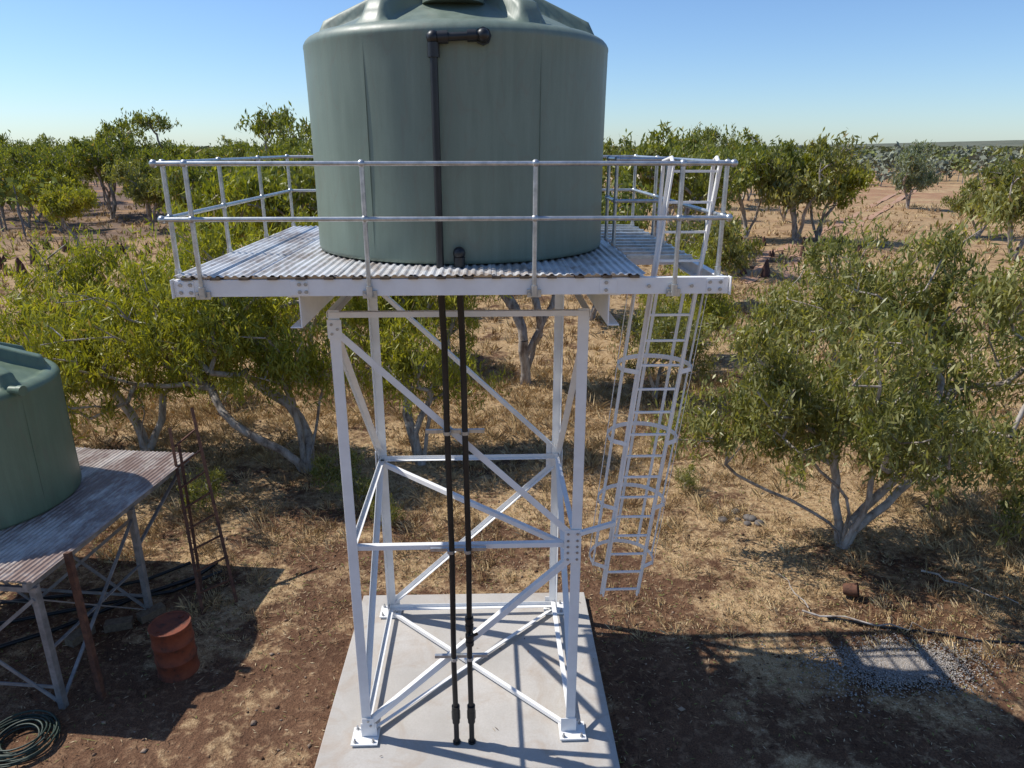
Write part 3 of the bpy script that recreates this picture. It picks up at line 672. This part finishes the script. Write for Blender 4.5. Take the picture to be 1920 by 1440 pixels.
mb=MB();mb.tube([(1.33,-.35,ZD+1.98),(1.52,-.37,ZD+1.98)],.06,16);mb.tube([(1.47,-.365,ZD+1.98),(1.54,-.372,ZD+1.98)],.075,16);mb.obj('overflow_outlet',[M_tank2],WT2)
mb=MB();a0=Vector((-5.15,10.0,0));a1=Vector((-6.0,11.55,2.72));b0=Vector((-4.72,10.35,0));b1=Vector((-5.75,11.95,2.95))
mb.bar(a0,a1,.05,.05);mb.bar(b0,b1,.05,.05)
for k in range(1,9): mb.bar(a0.lerp(a1,k/9),b0.lerp(b1,k/9),.028,.028)
mb.obj('rusty_ladder',[M_rust])
mb=MB();r=.28;P=[]
for z,q in[(0,r+.008),(.015,r+.01),(.03,r),(.27,r),(.285,r+.012),(.30,r+.012),(.315,r),(.56,r),(.575,r+.012),(.59,r+.012),(.605,r),(.85,r),(.86,r+.01),(.88,r+.01),(.881,r-.012),(.865,r-.015)]: P.append((z,q))
vs=[];fs=[]
for (z,q) in P:
    for k in range(48): vs.append((q*math.cos(k*math.pi/24),q*math.sin(k*math.pi/24),z*.95))
for i in range(len(P)-1):
    for k in range(48): fs.append((i*48+k,i*48+(k+1)%48,(i+1)*48+(k+1)%48,(i+1)*48+k))
mb.add(vs,fs,0,True);mb.add(vs[-48:],[tuple(range(48))]);mb.tube([(.16,.1,.82),(.16,.1,.84)],.04,12);mb.tube([(-.17,-.1,.82),(-.17,-.1,.835)],.025,12)
d=mb.obj('oil_drum',[M_drum]);d.location=(-4.97,8.7,0);d.rotation_euler=(rad(1.5),rad(-1),rad(30))
mb=MB();P=[]
for k in range(0,11*28):
    t=k/28*2*math.pi;r=.34+.10*math.sin(k/28*1.9+1)+.03*math.sin(t*.37);P.append((r*math.cos(t)+.03*math.sin(k/40),r*math.sin(t)*.95,.03+.15*(k/308)+.02*math.sin(t*1.3+k/60)))
mb.tube(P,.013,6);h=mb.obj('coiled_hose',[M_hose]);h.location=(-6.4,7.3,0)
mb=MB()
mb.tube([(-8.3,8.9,.04),(-7.3,9.6,.04),(-6.4,10.5,.04),(-5.7,11.0,.05),(-5.5,11.5,.05)],.035,8);mb.tube([(-9,10.2,.04),(-7.6,10.5,.04),(-6.5,10.9,.08),(-6.0,11.5,.04)],.03,8);mb.tube([(-8.6,9.6,.05),(-7,10.2,.05),(-5.9,10.6,.05),(-5.3,11.2,.05)],.03,8)
mb.obj('poly_pipe',[M_black])
mb=MB()
for x,y,a in((-6.55,9.6,.3),(-6.9,9.2,1.2),(-6.1,9.8,.9)): mb.bar((x,y,.07),(x+.4*math.cos(a),y+.4*math.sin(a),.07),.18,.13)
mb.obj('timber_blocks',[M_timber])
# ---------------------------------------------------------------- light & sky
sd=Vector((-5.3,1.45,7.3)).normalized();el=math.asin(sd.z);az=math.atan2(sd.x,sd.y)
sl=bpy.data.lights.new('sun','SUN');sl.energy=5.0;sl.angle=rad(.53);sl.color=(1,.955,.88);so=bpy.data.objects.new('sun',sl);link(so)
so.rotation_euler=(-sd).to_track_quat('-Z','Y').to_euler()
w=bpy.data.worlds.new('World');S.world=w;w.use_nodes=True;nt=w.node_tree;bg=nt.nodes['Background']
sk=nt.nodes.new('ShaderNodeTexSky');sk.sky_type='NISHITA';sk.sun_disc=False;sk.sun_elevation=el;sk.sun_rotation=az
sk.air_density=1.0;sk.dust_density=.3;sk.ozone_density=1.6;sk.altitude=200
c=mix(nt,1.0,sk.outputs[0],(.85,1.05,1.33),'MULTIPLY')
nt.links.new(c,bg.inputs['Color']);bg.inputs['Strength'].default_value=.110
S.view_settings.view_transform='Standard';S.view_settings.look='None';S.view_settings.exposure=0
cam=bpy.data.cameras.new('camera');cam.sensor_width=36;cam.lens=24.96;cam.clip_end=12000;cam.clip_start=.1
co=bpy.data.objects.new('camera',cam);co.location=(0,0,7.4);co.rotation_euler=(rad(90-18.5),0,0);link(co);S.camera=co
